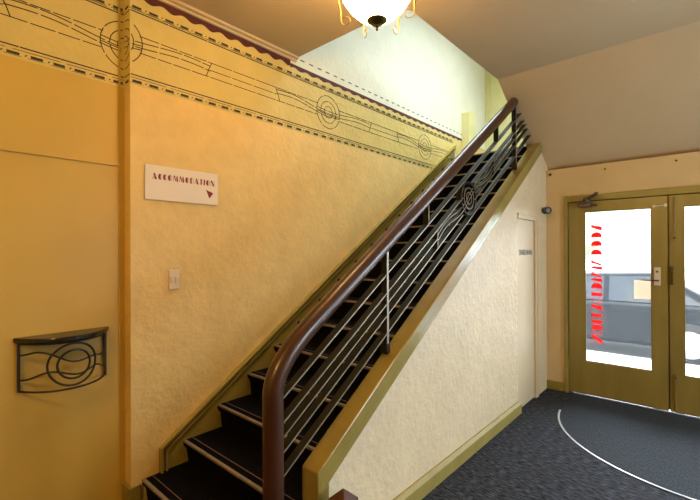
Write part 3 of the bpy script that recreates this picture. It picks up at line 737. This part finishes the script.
# ------------------------------------------------------------------ street outside
ZR = -.15
b = MB(); b.box(-14, 16, YF + .125, 7.0, ZR - .1, -.015); struct(b.build('pavement', M['paving']), 'pale footpath outside the doors')
b = MB(); b.box(DX0 - .05, DX1 + .05, YF + .046, YF + .124, -.12, -.002); struct(b.build('threshold', M['paving']))
b = MB(); b.box(-14, 16, 7.0, 7.16, ZR - .1, -.03); struct(b.build('kerb', M['kerb']), 'grey kerb stone')
b = MB(); b.box(-40, 42, 7.16, 40, ZR - .2, ZR); struct(b.build('road', M['road']), 'grey street')

def car(label, X, Y, paint, group=None, flip=1, length=4.3, front='headlight'):
    z0 = ZR; c = thing('car', (X, Y, z0), label, 'car', group)
    h = length / 2; s = flip
    body = [(-h, .32), (-h + .05, .22), (h - .05, .20), (h, .34), (h - .02, .55), (h - .12, .66), (h - .95, .80), (h - 1.2, .84), (-h + .55, .86), (-h + .08, .80), (-h, .62)]
    m = MB(); m.prism([(X + s * p[0], z0 + p[1]) for p in body], 'y', Y - .82, Y + .82); m.build('body', paint, c, bevel=.07, segs=4, smooth=True)
    top = [(h - 1.35, .83), (h - 2.0, 1.28), (-h + 1.15, 1.32), (-h + .35, .84)]
    vs = []
    for yy, k in ((-.76, 0), (.76, 0)): vs += [(X + s * p[0], Y + yy * (1 if p[1] < 1 else .80), z0 + p[1]) for p in top]
    m = MB(); m.add(vs, [(0, 1, 2, 3), (7, 6, 5, 4), (0, 4, 5, 1), (1, 5, 6, 2), (2, 6, 7, 3), (3, 7, 4, 0)]); cab = m.build('cabin', paint, c, bevel=.03, segs=2, smooth=True)
    for q in ([(h - 1.50, .87), (h - 2.02, 1.23), (h - 2.45, 1.25), (h - 2.45, .87)], [(h - 2.52, .87), (h - 2.52, 1.25), (-h + 1.20, 1.27), (-h + .62, .87)]):
        for side in (-1, 1):
            m = MB(); f = lambda z: (.765 - (z - .83) / .47 * .152) * side
            vv = [(X + s * p[0], Y + f(p[1]) + .004 * side, z0 + p[1]) for p in q]; ww = [(X + s * p[0], Y + f(p[1]) - .01 * side, z0 + p[1]) for p in q]
            m.add(vv + ww, [(0, 1, 2, 3), (7, 6, 5, 4), (0, 1, 5, 4), (1, 2, 6, 5), (2, 3, 7, 6), (3, 0, 4, 7)]); m.build('side_window', M['carwin'], cab)
    m = MB(); a_, b2 = (h - 1.38, .86), (h - 1.97, 1.25)
    m.add([(X + s * (a_[0] + .02), Y - .66, z0 + a_[1]), (X + s * (a_[0] + .02), Y + .66, z0 + a_[1]), (X + s * (b2[0] + .02), Y + .55, z0 + b2[1]), (X + s * (b2[0] + .02), Y - .55, z0 + b2[1]),
           (X + s * (a_[0] - .03), Y - .66, z0 + a_[1]), (X + s * (a_[0] - .03), Y + .66, z0 + a_[1]), (X + s * (b2[0] - .03), Y + .55, z0 + b2[1]), (X + s * (b2[0] - .03), Y - .55, z0 + b2[1])],
          [(0, 1, 2, 3), (7, 6, 5, 4), (0, 1, 5, 4), (1, 2, 6, 5), (2, 3, 7, 6), (3, 0, 4, 7)]); m.build('windscreen', M['carwin'], cab)
    for wx in (h - .80, -h + .78):
        for side in (-1, 1):
            m = MB(); m.lathe([(0, -.10), (.20, -.10), (.29, -.09), (.31, -.06), (.31, .06), (.29, .09), (.20, .10), (0, .10)], (X + s * wx, Y + side * .74, z0 + .31), 32, axis='y'); w_ = m.build('wheel', M['tyre'], c, smooth=True)
            m = MB(); m.lathe([(0, -.012), (.05, -.012), (.17, -.004), (.195, 0), (.195, .012)] if side < 0 else [(.195, -.012), (.195, 0), (.17, .004), (.05, .012), (0, .012)], (X + s * wx, Y + side * .852, z0 + .31), 24, axis='y'); m.build('hub_cap', M['alloy'], w_, smooth=True)
    for side in (-1, 1):
        m = MB(); m.box(X + s * (h - .24) - .1, X + s * (h - .24) + .1, Y + side * .62 - .17, Y + side * .62 + .17, z0 + .54, z0 + .66); m.build('headlight', M['headlamp'], c, bevel=.02)
        m = MB(); m.box(X - s * (h - .04) - .05, X - s * (h - .04) + .05, Y + side * .62 - .16, Y + side * .62 + .16, z0 + .60, z0 + .74); m.build('tail_light', M['taillamp'], c, bevel=.02)
    m = MB(); m.box(X + s * h - .03, X + s * h + .03, Y - .7, Y + .7, z0 + .26, z0 + .40); m.build('bumper', M['black'], c, bevel=.02)
    return c
car('dark blue car parked by the kerb outside the glazed doors', -1.6, 8.35, M['bluepaint'], flip=-1)
car('red car across the street beyond the dark blue car', 2.6, 12.5, M['redpaint'], flip=-1)

hb = thing('house', (-1, 26, ZR), 'pale far building across the street with grey roof', 'building')
b = MB(); b.box(-9, 2, 24, 30, ZR, 3.2); b.build('walls', M['render'], hb)
b = MB(); b.prism([(-9.4, 3.2), (2.4, 3.2), (1.2, 4.6), (-8.2, 4.6)], 'y', 23.7, 30.3); b.build('roof', M['roof'], hb)
for xx in (-7.6, -5.2, -2.6, -.2):
    b = MB(); b.box(xx - .6, xx + .6, 23.95, 24.02, .9, 2.3); b.build('window', M['shadewin'], hb)
def tree(x, y, h, label):
    t = thing('street_tree', (x, y, ZR), label, 'tree', 'trees across the street')
    b = MB(); b.tube([(x, y, ZR), (x + .1, y, ZR + h * .3), (x - .05, y, ZR + h * .55)], [.18, .14, .09], 10); b.build('trunk', M['bark'], t, smooth=True)
    b = MB()
    for k in range(9):
        a = k * 2.4; rr = h * random.uniform(.16, .24); c = (x + math.cos(a) * h * .18, y + math.sin(a) * h * .18, ZR + h * (.50 + .045 * k))
        prof = [(rr * math.sin(PI * i / 10) * random.uniform(.9, 1.08), -rr * math.cos(PI * i / 10)) for i in range(11)]; prof[0] = (0, -rr); prof[-1] = (0, rr)
        b.lathe(prof, c, 14)
    b.build('crown', M['leaf'], t, smooth=True)
tree(-5.6, 21.5, 4.6, 'leafy tree across the street left of the far building')
tree(6.8, 20.5, 5.2, 'leafy tree across the street right of the far building')

# ------------------------------------------------------------------ light
W = bpy.data.worlds.new('world'); bpy.context.scene.world = W; W.use_nodes = True
bg = W.node_tree.nodes['Background']; bg.inputs['Color'].default_value = (0.82, 0.92, 1.0, 1); bg.inputs['Strength'].default_value = 12.5

def portal(name, loc, rot, sx, sy):
    l = bpy.data.lights.new(name, 'AREA'); l.shape = 'RECTANGLE'; l.size = sx; l.size_y = sy; l.cycles.is_portal = True
    o = bpy.data.objects.new(name, l); o.location = loc; o.rotation_euler = rot; C.objects.link(o)
portal('door_daylight', (-.30, YF + .135, 1.02), (R(-90), 0, 0), 1.75, 2.05)
portal('added_skylight_daylight', ((SK[0] + SK[1]) / 2, (SK[2] + SK[3]) / 2, ZTOP + .14), (0, 0, 0), SK[1] - SK[0], SK[3] - SK[2])

portal('added_shop_window_daylight', ((WX0 + WX1) / 2, YF + .135, (WZ0 + WZ1) / 2), (R(-90), 0, 0), WX1 - WX0, WZ1 - WZ0)

portal('added_side_window_daylight', (XR_ + .14, (WY0 + WY1) / 2, (SZ0 + SZ1) / 2), (R(90), 0, R(90)), WY1 - WY0, SZ1 - SZ0)

def point(name, loc, power, col, rad):
    l = bpy.data.lights.new(name, 'POINT'); l.energy = power; l.color = col; l.shadow_soft_size = rad
    o = bpy.data.objects.new(name, l); o.location = loc; C.objects.link(o)
WARM = (1.0, .60, .17)
point('bowl_bulb', (L1[0], L1[1], 2.95), 14, WARM, .05)
point('added_rear_light', (-.7, -1.1, 2.75), 62, WARM, .12)  # unseen warm light added behind the camera to brighten the hall

# ------------------------------------------------------------------ camera
cam = bpy.data.cameras.new('camera'); cam.sensor_width = 36; cam.lens = 405.2 / 700 * 36; cam.clip_start = .05
co = bpy.data.objects.new('camera', cam); C.objects.link(co)
co.matrix_world = Matrix.Translation((0, 0, 1.52)) @ Matrix.Rotation(R(41.69), 4, 'Z') @ Matrix.Rotation(R(90.175), 4, 'X') @ Matrix.Rotation(R(-.25), 4, 'Z')
S = bpy.context.scene; S.camera = co
S.view_settings.view_transform = 'Standard'; S.view_settings.look = 'None'; S.view_settings.gamma = 1; S.view_settings.exposure = 0.43
S.view_settings.use_curve_mapping = False
S.cycles.use_denoising = True
S.cycles.max_bounces = 10; S.cycles.diffuse_bounces = 6; S.cycles.transparent_max_bounces = 12
for o in bpy.data.objects:
    if '_w' in o: del o['_w']
